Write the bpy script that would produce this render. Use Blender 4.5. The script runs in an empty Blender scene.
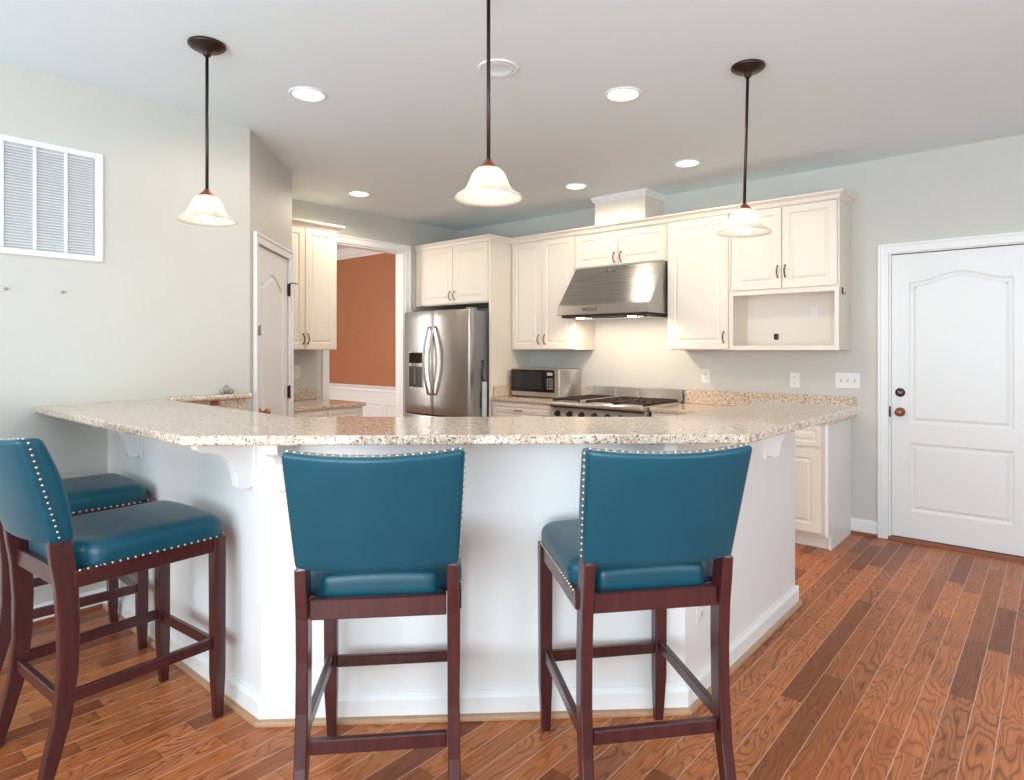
import bpy, bmesh, math, random
from mathutils import Vector, Matrix
from mathutils.geometry import tessellate_polygon
PI = math.pi
random.seed(7)
S = bpy.context.scene
C = S.collection

# ------------------------------------------------------------------ camera, world, light, exposure
YAW = 40.7
cam_d = bpy.data.cameras.new('camera'); cam = bpy.data.objects.new('camera', cam_d); C.objects.link(cam)
cam.location = (0, 0, 1.353)
cam.rotation_euler = (PI/2, 0, math.radians(YAW))
cam_d.sensor_width = 36; cam_d.lens = 36*637/1024
cam_d.shift_y = -(390-349)/1024
cam_d.clip_start = .05
S.camera = cam
S.view_settings.view_transform = 'Standard'; S.view_settings.look = 'None'
S.view_settings.gamma = 1; S.view_settings.use_curve_mapping = False
S.view_settings.exposure = 0.25
S.cycles.use_denoising = True
S.cycles.max_bounces = 10; S.cycles.diffuse_bounces = 6; S.cycles.glossy_bounces = 4
S.cycles.sample_clamp_indirect = 4
S.cycles.caustics_reflective = False; S.cycles.caustics_refractive = False

W = bpy.data.worlds.new('world'); S.world = W; W.use_nodes = True
W.node_tree.nodes['Background'].inputs[0].default_value = (.82, .91, 1, 1)
W.node_tree.nodes['Background'].inputs[1].default_value = 1.6

def area(name, loc, target, sx, sy, power, col=(1, 1, 1), spread=PI):
    l = bpy.data.lights.new(name, 'AREA'); l.shape = 'RECTANGLE'; l.size = sx; l.size_y = sy
    l.energy = power; l.color = col; l.spread = spread
    o = bpy.data.objects.new(name, l); C.objects.link(o); o.location = loc
    o.rotation_euler = (Vector(target)-Vector(loc)).to_track_quat('-Z', 'Y').to_euler()
    return o
DAY = (.79, .92, 1.0)
# daylight through the windows behind the camera (front wall and right wall), plus an added fill light in the dining room
area('daylight_front_window', (-1.9, -2.5, 1.45), (-1.9, 5, 7.0), 2.6, 2.0, 85, DAY)
area('daylight_front_slider', (.9, -2.5, 1.3), (.0, 5, 6.5), 2.0, 2.2, 152, DAY)
area('daylight_right_window', (2.3, 1.3, 1.5), (-5, 1.3, 6.0), 2.4, 1.8, 32, DAY)
area('dining_fill_light', (-6.9, 2.2, 1.5), (-6.9, 5.2, 1.3), 1.8, 1.5, 48, (1, .97, .92))

CEIL = 2.72
YB = 5.2          # back wall face
XL = -3.82        # left (vent) wall face
XK = -5.3         # kitchen end wall face

# ------------------------------------------------------------------ materials
def new_mat(name):
    m = bpy.data.materials.new(name); m.use_nodes = True
    nt = m.node_tree; b = nt.nodes['Principled BSDF']
    return m, nt, b
def N(nt, t, **kw):
    n = nt.nodes.new(t)
    for k, v in kw.items(): setattr(n, k, v)
    return n
def mth(nt, op, a, b=None, c=None):
    n = N(nt, 'ShaderNodeMath', operation=op)
    for i, x in enumerate((a, b, c)):
        if x is None: continue
        if isinstance(x, (int, float)): n.inputs[i].default_value = x
        else: nt.links.new(x, n.inputs[i])
    return n.outputs[0]
def ramp(nt, fac, stops, interp='LINEAR'):
    r = N(nt, 'ShaderNodeValToRGB'); r.color_ramp.interpolation = interp
    e = r.color_ramp.elements
    while len(e) < len(stops): e.new(.5)
    for x, (p, c) in zip(e, stops):
        x.position = p; x.color = (*c, 1) if len(c) == 3 else c
    nt.links.new(fac, r.inputs[0]); return r.outputs[0]
def mixc(nt, f, a, b, bt='MIX'):
    n = N(nt, 'ShaderNodeMix', data_type='RGBA', blend_type=bt)
    for i, x in ((0, f), (6, a), (7, b)):
        if isinstance(x, (int, float)): n.inputs[i].default_value = x
        elif isinstance(x, tuple): n.inputs[i].default_value = (*x, 1)
        else: nt.links.new(x, n.inputs[i])
    return n.outputs[2]
def noise(nt, vec, scale, detail=3, rough=.5, dist=0):
    n = N(nt, 'ShaderNodeTexNoise'); n.inputs['Scale'].default_value = scale
    n.inputs['Detail'].default_value = detail; n.inputs['Roughness'].default_value = rough
    n.inputs['Distortion'].default_value = dist
    if vec is not None: nt.links.new(vec, n.inputs['Vector'])
    return n
def bump(nt, b, h, strength, dist=.002):
    n = N(nt, 'ShaderNodeBump'); n.inputs['Strength'].default_value = strength
    n.inputs['Distance'].default_value = dist
    nt.links.new(h, n.inputs['Height']); nt.links.new(n.outputs[0], b.inputs['Normal'])
def objc(nt): return N(nt, 'ShaderNodeTexCoord').outputs['Object']

def paint(name, col, rough=.55, var=.03, bs=.08, scale=6):
    m, nt, b = new_mat(name); co = objc(nt)
    n = noise(nt, co, scale, 4)
    dark = tuple(c*(1-var) for c in col)
    nt.links.new(mixc(nt, n.outputs[0], dark, col), b.inputs['Base Color'])
    b.inputs['Roughness'].default_value = rough
    n2 = noise(nt, co, 180, 2)
    if bs: bump(nt, b, n2.outputs[0], bs, .001)
    return m
def simple(name, col, rough=.4, metal=0, coat=0, emit=None, es=0, scale=40, var=.06):
    m, nt, b = new_mat(name); co = objc(nt)
    n = noise(nt, co, scale, 2)
    nt.links.new(mixc(nt, n.outputs[0], tuple(c*(1-var) for c in col), col), b.inputs['Base Color'])
    b.inputs['Roughness'].default_value = rough; b.inputs['Metallic'].default_value = metal
    b.inputs['Coat Weight'].default_value = coat
    if emit:
        b.inputs['Emission Color'].default_value = (*emit, 1); b.inputs['Emission Strength'].default_value = es
    return m

M = {}
M['wall'] = paint('wall_paint', (.595, .588, .545), .6)
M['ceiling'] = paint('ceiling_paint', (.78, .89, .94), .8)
M['trim'] = paint('white_trim_paint', (.84, .845, .845), .35, .015, 0)
M['door'] = paint('white_door_paint', (.80, .815, .82), .38, .03, .03, 3)
M['bar'] = paint('bar_white_paint', (.87, .875, .865), .45, .04, .03, 4)
M['cream'] = paint('cream_cabinet_paint', (.81, .74, .645), .38, .03, 0)
M['orange'] = paint('orange_wall_paint', (.43, .165, .078), .6, .08, .1)
M['bronze'] = simple('oil_rubbed_bronze', (.055, .035, .03), .38, .75)
M['copper'] = simple('worn_copper_bronze', (.36, .13, .07), .3, .85)
M['pull'] = simple('antique_bronze_pull', (.16, .10, .06), .35, .8)
M['plate'] = simple('white_plastic', (.82, .82, .80), .35)
M['slot'] = simple('dark_slot', (.03, .03, .03), .6)
M['black'] = simple('black_plastic', (.02, .02, .022), .35)
M['glassblk'] = simple('black_glass', (.012, .009, .010), .10)
M['iron'] = simple('cast_iron_grate', (.055, .03, .025), .55, .3)
M['chrome'] = simple('chrome', (.75, .75, .74), .12, 1)
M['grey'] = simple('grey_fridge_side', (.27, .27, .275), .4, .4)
M['brass'] = simple('antique_nailhead', (.60, .55, .46), .3, 1)
M['grille'] = simple('white_grille_enamel', (.80, .81, .815), .35)
M['duct'] = simple('grey_filter', (.50, .51, .52), .9)
M['palecloth'] = simple('pale_blue_plastic', (.52, .60, .68), .5)
M['tan'] = simple('oak_shoe_moulding', (.52, .30, .17), .35, 0, .2, scale=20, var=.3)
M['redoak'] = simple('red_oak_shoe', (.30, .085, .035), .3, 0, .3, scale=20, var=.35)
M['red'] = simple('red_plastic', (.38, .05, .035), .35)
M['stone'] = simple('grey_stone', (.42, .39, .34), .6, scale=90, var=.5)

def steel(name, col=(.56, .55, .53), rough=.29, axis=2):
    m, nt, b = new_mat(name); co = objc(nt)
    mp = N(nt, 'ShaderNodeMapping'); nt.links.new(co, mp.inputs[0])
    sc = [260, 260, 260]; sc[axis] = 2.5; mp.inputs['Scale'].default_value = sc
    n = noise(nt, mp.outputs[0], 1, 3)
    nt.links.new(mixc(nt, n.outputs[0], tuple(c*.88 for c in col), col), b.inputs['Base Color'])
    b.inputs['Metallic'].default_value = 1
    nt.links.new(mth(nt, 'MULTIPLY_ADD', n.outputs[0], .10, rough-.05), b.inputs['Roughness'])
    bump(nt, b, n.outputs[0], .04, .001)
    if axis == 0:
        b.inputs['Anisotropic'].default_value = .85
        tg = N(nt, 'ShaderNodeTangent', direction_type='RADIAL', axis='X'); nt.links.new(tg.outputs[0], b.inputs['Tangent'])
    return m
M['steel'] = steel('brushed_steel_vertical', axis=2)
M['steelh'] = steel('brushed_steel_horizontal', (.47, .455, .43), .27, axis=0)
M['steelp'] = steel('bright_steel', (.62, .61, .59), .38, axis=0)

# hardwood floor: strips along Y, 83 mm wide
def floor_mat():
    m, nt, b = new_mat('oak_strip_floor'); co = objc(nt)
    sp = N(nt, 'ShaderNodeSeparateXYZ'); nt.links.new(co, sp.inputs[0])
    X, Y = sp.outputs[0], sp.outputs[1]
    u = mth(nt, 'DIVIDE', X, .083)
    row = mth(nt, 'FLOOR', u); fu = mth(nt, 'FRACT', u)
    wn = N(nt, 'ShaderNodeTexWhiteNoise', noise_dimensions='1D'); nt.links.new(row, wn.inputs['W'])
    L = .62
    v = mth(nt, 'ADD', mth(nt, 'DIVIDE', Y, L), mth(nt, 'MULTIPLY', wn.outputs['Value'], 7.3))
    col = mth(nt, 'FLOOR', v); fv = mth(nt, 'FRACT', v)
    pid = mth(nt, 'MULTIPLY_ADD', row, 17.31, mth(nt, 'MULTIPLY', col, 3.77))
    wp = N(nt, 'ShaderNodeTexWhiteNoise', noise_dimensions='1D'); nt.links.new(pid, wp.inputs['W'])
    rnd = wp.outputs['Value']
    sc = N(nt, 'ShaderNodeSeparateColor'); nt.links.new(wp.outputs['Color'], sc.inputs[0])
    # grain space
    cb = N(nt, 'ShaderNodeCombineXYZ')
    nt.links.new(mth(nt, 'ADD', X, mth(nt, 'MULTIPLY', rnd, 3.1)), cb.inputs[0])
    nt.links.new(mth(nt, 'ADD', mth(nt, 'MULTIPLY', Y, .17), mth(nt, 'MULTIPLY', sc.outputs[1], 9)), cb.inputs[1])
    big = noise(nt, cb.outputs[0], 9, 2, .45, .3)
    rings = mth(nt, 'FRACT', mth(nt, 'MULTIPLY', big.outputs[0], 21))
    ringl = mth(nt, 'POWER', mth(nt, 'ABSOLUTE', mth(nt, 'SUBTRACT', mth(nt, 'MULTIPLY', rings, 2), 1)), 3.0)
    cb2 = N(nt, 'ShaderNodeCombineXYZ')
    nt.links.new(mth(nt, 'MULTIPLY', X, 190), cb2.inputs[0]); nt.links.new(mth(nt, 'MULTIPLY', Y, 5), cb2.inputs[1])
    nt.links.new(pid, cb2.inputs[2])
    fine = noise(nt, cb2.outputs[0], 1, 4, .65)
    base = ramp(nt, rnd, [(0, (.25, .064, .020)), (.2, (.47, .138, .040)), (.55, (.64, .205, .060)), (.8, (.57, .188, .062)), (1, (.41, .120, .042))])
    dark = mixc(nt, 1, base, (.30, .22, .20), 'MULTIPLY')
    amt = mth(nt, 'MULTIPLY', ringl, mth(nt, 'MULTIPLY_ADD', sc.outputs[0], .5, .5))
    c1 = mixc(nt, amt, base, dark)
    fam = ramp(nt, fine.outputs[0], [(.42, (0, 0, 0)), (.68, (1, 1, 1))])
    c2 = mixc(nt, mth(nt, 'MULTIPLY', fam, .42), c1, dark)
    blot = noise(nt, co, 5.5, 3, .6)
    bl = ramp(nt, blot.outputs[0], [(.50, (0, 0, 0)), (.75, (1, 1, 1))])
    c3 = mixc(nt, mth(nt, 'MULTIPLY', bl, .35), c2, (.20, .085, .055))
    # joints: bevel reflections painted as pale lines between the strips, darker butt joints
    ed = mth(nt, 'MINIMUM', fu, mth(nt, 'SUBTRACT', 1, fu))
    ln = mth(nt, 'LESS_THAN', ed, .018)
    c4 = mixc(nt, mth(nt, 'MULTIPLY', ln, .75), c3, (.66, .46, .33))
    ev = mth(nt, 'MINIMUM', fv, mth(nt, 'SUBTRACT', 1, fv))
    lv = mth(nt, 'LESS_THAN', ev, .0028)
    c5 = mixc(nt, mth(nt, 'MULTIPLY', lv, .6), c4, (.13, .05, .03))
    nt.links.new(c5, b.inputs['Base Color'])
    nt.links.new(mth(nt, 'MULTIPLY_ADD', fine.outputs[0], .14, .24), b.inputs['Roughness'])
    b.inputs['Specular IOR Level'].default_value = .24
    hh = mth(nt, 'ADD', mth(nt, 'MULTIPLY', fine.outputs[0], .25), mth(nt, 'MULTIPLY', noise(nt, co, 7, 2).outputs[0], 1.2))
    bump(nt, b, hh, .10, .004)
    return m
M['floor'] = floor_mat()

def granite_mat():
    m, nt, b = new_mat('speckled_granite'); co = objc(nt)
    n1 = noise(nt, co, 60, 5, .6, .8)
    c = ramp(nt, n1.outputs[0], [(.30, (.40, .25, .15)), (.42, (.58, .41, .28)), (.52, (.68, .52, .38)), (.68, (.80, .74, .65))])
    n2 = noise(nt, co, 190, 3, .6)
    gr = ramp(nt, n2.outputs[0], [(.54, (0, 0, 0)), (.60, (1, 1, 1))])
    c = mixc(nt, mth(nt, 'MULTIPLY', gr, .55), c, (.36, .30, .25))
    v = N(nt, 'ShaderNodeTexVoronoi'); v.inputs['Scale'].default_value = 210; nt.links.new(co, v.inputs['Vector'])
    sc = N(nt, 'ShaderNodeSeparateColor'); nt.links.new(v.outputs['Color'], sc.inputs[0])
    blk = mth(nt, 'LESS_THAN', sc.outputs[0], .11)
    c = mixc(nt, mth(nt, 'MULTIPLY', blk, .85), c, (.05, .035, .03))
    wht = mth(nt, 'GREATER_THAN', sc.outputs[1], .84)
    c = mixc(nt, mth(nt, 'MULTIPLY', wht, .7), c, (.86, .85, .81))
    nt.links.new(c, b.inputs['Base Color'])
    b.inputs['Roughness'].default_value = .13; b.inputs['Coat Weight'].default_value = .2
    return m
M['granite'] = granite_mat()

def leather_mat():
    m, nt, b = new_mat('teal_leather'); co = objc(nt)
    n = noise(nt, co, 9, 4)
    nt.links.new(mixc(nt, n.outputs[0], (.0005, .052, .084), (.001, .074, .112)), b.inputs['Base Color'])
    v = N(nt, 'ShaderNodeTexVoronoi'); v.inputs['Scale'].default_value = 420; nt.links.new(co, v.inputs['Vector'])
    n2 = noise(nt, co, 30, 3)
    b.inputs['Roughness'].default_value = .33; b.inputs['Specular IOR Level'].default_value = .45; b.inputs['Sheen Weight'].default_value = .05; b.inputs['Sheen Roughness'].default_value = .45
    bump(nt, b, mth(nt, 'ADD', v.outputs['Distance'], mth(nt, 'MULTIPLY', n2.outputs[0], 1.5)), .22, .0012)
    return m
M['leather'] = leather_mat()

def cherry_mat():
    m, nt, b = new_mat('dark_cherry_wood'); co = objc(nt)
    mp = N(nt, 'ShaderNodeMapping'); nt.links.new(co, mp.inputs[0]); mp.inputs['Scale'].default_value = (40, 40, 4)
    n = noise(nt, mp.outputs[0], 1, 4, .6)
    n2 = noise(nt, co, 14, 3)
    c = ramp(nt, n.outputs[0], [(.3, (.030, .006, .008)), (.7, (.080, .015, .015))])
    c = mixc(nt, mth(nt, 'MULTIPLY', n2.outputs[0], .5), c, (.055, .012, .016))
    nt.links.new(c, b.inputs['Base Color'])
    b.inputs['Roughness'].default_value = .3; b.inputs['Coat Weight'].default_value = .3; b.inputs['Coat Roughness'].default_value = .2
    return m
M['cherry'] = cherry_mat()

def shade_mat():
    m, nt, b = new_mat('alabaster_glass'); co = objc(nt)
    n = noise(nt, co, 14, 4, .6, 1.5)
    c = ramp(nt, n.outputs[0], [(.3, (.90, .83, .73)), (.65, (.97, .95, .91))])
    nt.links.new(c, b.inputs['Base Color']); b.inputs['Roughness'].default_value = .25
    b.inputs['Transmission Weight'].default_value = .0
    b.inputs['Emission Strength'].default_value = 0
    tr = N(nt, 'ShaderNodeBsdfTranslucent'); nt.links.new(c, tr.inputs[0])
    mx = N(nt, 'ShaderNodeMixShader'); mx.inputs[0].default_value = .6
    out = nt.nodes['Material Output']
    nt.links.new(b.outputs[0], mx.inputs[1]); nt.links.new(tr.outputs[0], mx.inputs[2])
    nt.links.new(mx.outputs[0], out.inputs[0])
    return m
M['shade'] = shade_mat()
M['bulb'] = simple('lit_bulb', (1, .95, .85), .4, emit=(1, .93, .80), es=17)
M['lens'] = simple('lit_lens', (1, 1, 1), .4, emit=(1, .96, .88), es=7)
M['lens_small'] = simple('lit_hood_lamp', (1, 1, 1), .4, emit=(1, .85, .6), es=12)
M['display'] = simple('pale_display', (.42, .44, .44), .3)

# ------------------------------------------------------------------ mesh helpers
def T(x, y, z): return Matrix.Translation((x, y, z))
def box(bm, a, b, bev=0, mat=None, seg=1):
    x0, x1 = sorted((a[0], b[0])); y0, y1 = sorted((a[1], b[1])); z0, z1 = sorted((a[2], b[2]))
    vs = [bm.verts.new(p) for p in ((x0,y0,z0),(x1,y0,z0),(x1,y1,z0),(x0,y1,z0),(x0,y0,z1),(x1,y0,z1),(x1,y1,z1),(x0,y1,z1))]
    fs = [bm.faces.new([vs[i] for i in f]) for f in ((0,3,2,1),(4,5,6,7),(0,1,5,4),(1,2,6,5),(2,3,7,6),(3,0,4,7))]
    if mat is not None: bmesh.ops.transform(bm, matrix=mat, verts=vs)
    if bev:
        es = list({e for f in fs for e in f.edges})
        bmesh.ops.bevel(bm, geom=es, offset=bev, segments=seg, affect='EDGES', profile=.5)
def prism(bm, pts, h0, h1, axis='z', bev=0):
    """extrude polygon pts: axis z -> (x,y); axis y -> (x,z); axis x -> (y,z)"""
    def P(p, h):
        return (p[0], p[1], h) if axis == 'z' else (p[0], h, p[1]) if axis == 'y' else (h, p[0], p[1])
    a = [bm.verts.new(P(p, h0)) for p in pts]; b = [bm.verts.new(P(p, h1)) for p in pts]
    fs = []
    n = len(pts)
    for t in tessellate_polygon([[Vector((p[0], p[1], 0)) for p in pts]]):
        fs.append(bm.faces.new([a[i] for i in t])); fs.append(bm.faces.new([b[i] for i in reversed(t)]))
    for i in range(n):
        fs.append(bm.faces.new([a[i], a[(i+1) % n], b[(i+1) % n], b[i]]))
    bmesh.ops.recalc_face_normals(bm, faces=fs)
    if bev:
        es = [e for e in {e for f in fs for e in f.edges} if len(e.link_faces) == 2 and e.calc_face_angle(0) > .5]
        bmesh.ops.bevel(bm, geom=es, offset=bev, segments=2, affect='EDGES', profile=.5)
def lathe(bm, prof, n=32, mat=None, cap=True):
    rings = []; new = []
    for r, z in prof:
        ring = [bm.verts.new((r*math.cos(2*PI*i/n), r*math.sin(2*PI*i/n), z)) for i in range(n)] if r > 1e-6 else [bm.verts.new((0, 0, z))]
        rings.append(ring); new += ring
    fs = []
    for a, b in zip(rings, rings[1:]):
        for i in range(n):
            j = (i+1) % n
            if len(a) == 1 and len(b) == 1: continue
            if len(a) == 1: f = [a[0], b[j], b[i]]
            elif len(b) == 1: f = [a[i], a[j], b[0]]
            else: f = [a[i], a[j], b[j], b[i]]
            fs.append(bm.faces.new(f))
    if cap:
        for r in (rings[0], rings[-1]):
            if len(r) > 1: fs.append(bm.faces.new(r))
    for f in fs: f.smooth = True
    bmesh.ops.recalc_face_normals(bm, faces=fs)
    if mat is not None: bmesh.ops.transform(bm, matrix=mat, verts=new)
def tube(bm, path, r, n=8, cap=True):
    path = [Vector(p) for p in path]; rr = r if isinstance(r, (list, tuple)) else [r]*len(path)
    prev = None; rings = []
    for i, p in enumerate(path):
        t = (path[min(i+1, len(path)-1)]-path[max(i-1, 0)]).normalized()
        if prev is None:
            u = t.cross(Vector((0, 0, 1)));
            if u.length < .05: u = t.cross(Vector((1, 0, 0)))
        else: u = prev - t*prev.dot(t)
        u.normalize(); w = t.cross(u); prev = u
        rings.append([bm.verts.new(p+(u*math.cos(2*PI*k/n)+w*math.sin(2*PI*k/n))*rr[i]) for k in range(n)])
    fs = []
    for a, b in zip(rings, rings[1:]):
        for k in range(n): fs.append(bm.faces.new([a[k], a[(k+1) % n], b[(k+1) % n], b[k]]))
    for f in fs: f.smooth = True
    if cap: fs += [bm.faces.new(rings[0]), bm.faces.new(rings[-1])]
    bmesh.ops.recalc_face_normals(bm, faces=fs)
def sqbar(bm, secs, bev=.004):
    """secs: list of (center, wx, wy) rectangles in XY stacked along a mostly vertical path"""
    rings = []
    for c, wx, wy in secs:
        c = Vector(c)
        rings.append([bm.verts.new(c+Vector((sx*wx/2, sy*wy/2, 0))) for sx, sy in ((-1,-1),(1,-1),(1,1),(-1,1))])
    fs = []; es = []
    for a, b in zip(rings, rings[1:]):
        for k in range(4): fs.append(bm.faces.new([a[k], a[(k+1) % 4], b[(k+1) % 4], b[k]]))
    fs += [bm.faces.new(rings[0]), bm.faces.new(rings[-1])]
    bmesh.ops.recalc_face_normals(bm, faces=fs)
    if bev:
        rs = {v: k for r in rings for k, v in enumerate(r)}
        es = [e for e in {e for f in fs for e in f.edges} if rs[e.verts[0]] == rs[e.verts[1]]]
        bmesh.ops.bevel(bm, geom=es, offset=bev, segments=2, affect='EDGES', profile=.5)
def rbox(bm, c, half, r, n=(10, 10, 6), deform=None, nr=4, sq=None):
    """rounded box, sampled finely so it can be bent by deform(Vector)->Vector"""
    c = Vector(c); half = Vector(half)
    r = Vector((r, r, r)) if not isinstance(r, (tuple, list)) else Vector(r)
    def axis(h, rr, k):
        inner = [-(h-rr)+2*(h-rr)*i/k for i in range(k+1)]
        left = [-h+rr*(1-math.cos(PI/2*i/nr)) for i in range(nr)]
        return left+inner+[-x for x in reversed(left)]
    A = [axis(half[i], r[i], n[i]) for i in range(3)]
    cache = {}
    def vert(p):
        key = tuple(round(x, 6) for x in p)
        if key in cache: return cache[key]
        q = Vector(p); inn = Vector([max(-(half[i]-r[i]), min(half[i]-r[i], q[i])) for i in range(3)])
        d = q-inn
        dn = Vector([d[i]/r[i] for i in range(3)])
        if dn.length > 1e-9:
            dn.normalize(); q = inn+Vector([dn[i]*r[i] for i in range(3)])
        q = c+q
        if deform: q = deform(q)
        v = bm.verts.new(q); cache[key] = v; return v
    fs = []
    for ax in range(3):
        b1, b2 = (ax+1) % 3, (ax+2) % 3
        for s in (-1, 1):
            for i in range(len(A[b1])-1):
                for j in range(len(A[b2])-1):
                    vs = []
                    for (di, dj) in ((0,0),(1,0),(1,1),(0,1)):
                        p = [0, 0, 0]; p[ax] = s*half[ax]; p[b1] = A[b1][i+di]; p[b2] = A[b2][j+dj]
                        vs.append(vert(p))
                    if s < 0: vs.reverse()
                    if len(set(vs)) == 4:
                        try: f = bm.faces.new(vs); f.smooth = True; fs.append(f)
                        except ValueError: pass
    bmesh.ops.recalc_face_normals(bm, faces=fs)
def inset_poly(pts, d):
    n = len(pts); out = []
    for i in range(n):
        p0, p1, p2 = Vector(pts[i-1]), Vector(pts[i]), Vector(pts[(i+1) % n])
        e1 = (p1-p0).normalized(); e2 = (p2-p1).normalized()
        n1 = Vector((-e1.y, e1.x)); n2 = Vector((-e2.y, e2.x))
        k = 1+n1.dot(n2)
        out.append(tuple(p1+(n1+n2)*(d/max(k, .3))))
    return out
CAB = [(0, 0), (.003, .003), (.009, .007), (.014, .0075), (.030, .0005), (.034, .0005)]
def relief(bm, w, h, t, holes, prof=CAB, x0=0, z0=0, ybase=0, bev=.003):
    """slab x0..x0+w, z0..z0+h, front face at y=ybase-t, with moulded panels (CCW outlines in x,z)"""
    yf = ybase-t
    rect = [(x0, z0), (x0+w, z0), (x0+w, z0+h), (x0, z0+h)]
    rin = inset_poly(rect, bev)
    polys = [rin]+[list(reversed(hh)) for hh in holes]
    flat = [p for pl in polys for p in pl]
    vs = [bm.verts.new((p[0], yf, p[1])) for p in flat]
    tris = tessellate_polygon([[Vector((p[0], p[1], 0)) for p in pl] for pl in polys])
    fs = [bm.faces.new([vs[i] for i in t_]) for t_ in tris]
    # edges of slab
    e1 = [bm.verts.new((p[0], yf+bev, p[1])) for p in rect]; e2 = [bm.verts.new((p[0], ybase, p[1])) for p in rect]
    for i in range(4):
        j = (i+1) % 4
        fs.append(bm.faces.new([vs[i], vs[j], e1[j], e1[i]])); fs.append(bm.faces.new([e1[i], e1[j], e2[j], e2[i]]))
    fs.append(bm.faces.new(e2))
    off = 4
    for hh in holes:
        n = len(hh); prev = list(reversed(vs[off:off+n])); off += n
        pl = hh
        for ins, dy in prof[1:]:
            q = inset_poly(hh, ins)
            cur = [bm.verts.new((p[0], yf+dy, p[1])) for p in q]
            for i in range(n):
                j = (i+1) % n; fs.append(bm.faces.new([prev[i], prev[j], cur[j], cur[i]]))
            prev = cur; pl = q
        for t_ in tessellate_polygon([[Vector((p[0], p[1], 0)) for p in pl]]):
            fs.append(bm.faces.new([prev[i] for i in t_]))
    bmesh.ops.recalc_face_normals(bm, faces=fs)
def rect(x0, z0, x1, z1): return [(x0, z0), (x1, z0), (x1, z1), (x0, z1)]
def arch(x0, z0, x1, z1, a, power=1.0, n=20):
    pts = [(x0, z0), (x1, z0), (x1, z1)]
    for i in range(1, n):
        s = i/n; c = .5-.5*math.cos(2*PI*s)
        pts.append((x1+(x0-x1)*s, z1+a*c**power))
    return pts+[(x0, z1)]
def sweep(bm, path, prof, closed=False):
    """mitred sweep of profile (out, z) along XY path; out = to the right of travel"""
    n = len(path); rings = []
    for i in range(n):
        p = Vector(path[i])
        d1 = (Vector(path[i])-Vector(path[i-1])).normalized() if i > 0 else None
        d2 = (Vector(path[i+1])-Vector(path[i])).normalized() if i < n-1 else None
        if d1 is None: d1 = d2
        if d2 is None: d2 = d1
        n1 = Vector((d1.y, -d1.x)); n2 = Vector((d2.y, -d2.x)); k = 1+n1.dot(n2)
        m = (n1+n2)/k
        rings.append([bm.verts.new((p.x+m.x*o, p.y+m.y*o, z)) for o, z in prof])
    fs = []
    k = len(prof)
    for a, b in zip(rings, rings[1:]):
        for i in range(k): fs.append(bm.faces.new([a[i], a[(i+1) % k], b[(i+1) % k], b[i]]))
    for r in (rings[0], rings[-1]):
        for t_ in tessellate_polygon([[Vector((p[0], p[1], 0)) for p in prof]]): fs.append(bm.faces.new([r[i] for i in t_]))
    bmesh.ops.recalc_face_normals(bm, faces=fs)

# ------------------------------------------------------------------ object helpers
def link(name, bm, m, parent=None, loc=(0, 0, 0), rotz=0):
    me = bpy.data.meshes.new(name); bm.to_mesh(me); bm.free()
    if m is not None: me.materials.append(m)
    o = bpy.data.objects.new(name, me); C.objects.link(o)
    o.location = loc; o.rotation_euler = (0, 0, rotz)
    if parent is not None: o.parent = parent
    return o
def B(): return bmesh.new()
def thing(name, label, cat, loc=(0, 0, 0), rotz=0, group=None):
    o = bpy.data.objects.new(name, None); C.objects.link(o); o.empty_display_size = .1
    o.location = loc; o.rotation_euler = (0, 0, rotz)
    o['label'] = label; o['category'] = cat
    if group: o['group'] = group
    return o
def tag(o, label, cat, group=None):
    o['label'] = label; o['category'] = cat
    if group: o['group'] = group
    return o
def struct(name, bm, m, label=None, parent=None, cat=None):
    o = link(name, bm, m, parent)
    if parent is None:
        o['kind'] = 'structure'
        if label: o['label'] = label
        if cat: o['category'] = cat
    return o
def copy_tree(o, parent=None):
    c = o.copy(); C.objects.link(c)
    if parent is not None: c.parent = parent
    for ch in [x for x in bpy.data.objects if x.parent == o]: copy_tree(ch, c)
    return c

# ================================================================== SETTING
bm = B(); box(bm, (-9.5, -2.6, -.1), (2.4, 5.32, 0)); struct('floor', bm, M['floor'], 'orange-brown oak strip floor with dark grain', cat='floor')
bm = B(); box(bm, (-9.5, -2.6, CEIL), (2.4, 5.32, CEIL+.1)); struct('ceiling', bm, M['ceiling'], 'smooth pale grey ceiling', cat='ceiling')

DX0, DX1, DZ = -.925, -.085, 2.033      # entry door opening
bm = B()
box(bm, (XK-.12, YB, 0), (DX0, YB+.12, CEIL)); box(bm, (DX1, YB, 0), (2.4, YB+.12, CEIL)); box(bm, (DX0, YB, DZ), (DX1, YB+.12, CEIL))
struct('wall_back', bm, M['wall'], 'pale grey wall behind the cooking cabinets and entry door', cat='wall')
bm = B(); box(bm, (XL-.1, -2.6, 0), (XL, 1.94, CEIL)); struct('wall_left', bm, M['wall'], 'pale grey wall carrying the return air grille', cat='wall')
# diagonal pantry wall, local x along the wall, y into the pantry
PT = 135   # direction of travel in degrees: (-1,1)
PL = .975
PD0, PD1 = .119, .863
bm = B()
box(bm, (0, 0, 0), (PD0, .1, CEIL)); box(bm, (PD1, 0, 0), (PL, .1, CEIL)); box(bm, (PD0, 0, 2.032), (PD1, .1, CEIL))
PM = T(XL, 1.94, 0) @ Matrix.Rotation(math.radians(135), 4, 'Z')
bmesh.ops.transform(bm, matrix=PM, verts=bm.verts)
struct('wall_pantry', bm, M['wall'], 'narrow diagonal wall framing the pantry door', cat='wall')
px1, py1 = XL-PL/2**.5, 1.94+PL/2**.5
bm = B(); box(bm, (XK-.12, py1-.1, 0), (px1-.03, py1, CEIL)); struct('wall_return', bm, M['wall'], 'short wall beside the narrow wall cabinet', cat='wall')
OY0, OY1, OZ = 3.467, 4.40, 2.385
bm = B()
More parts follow.
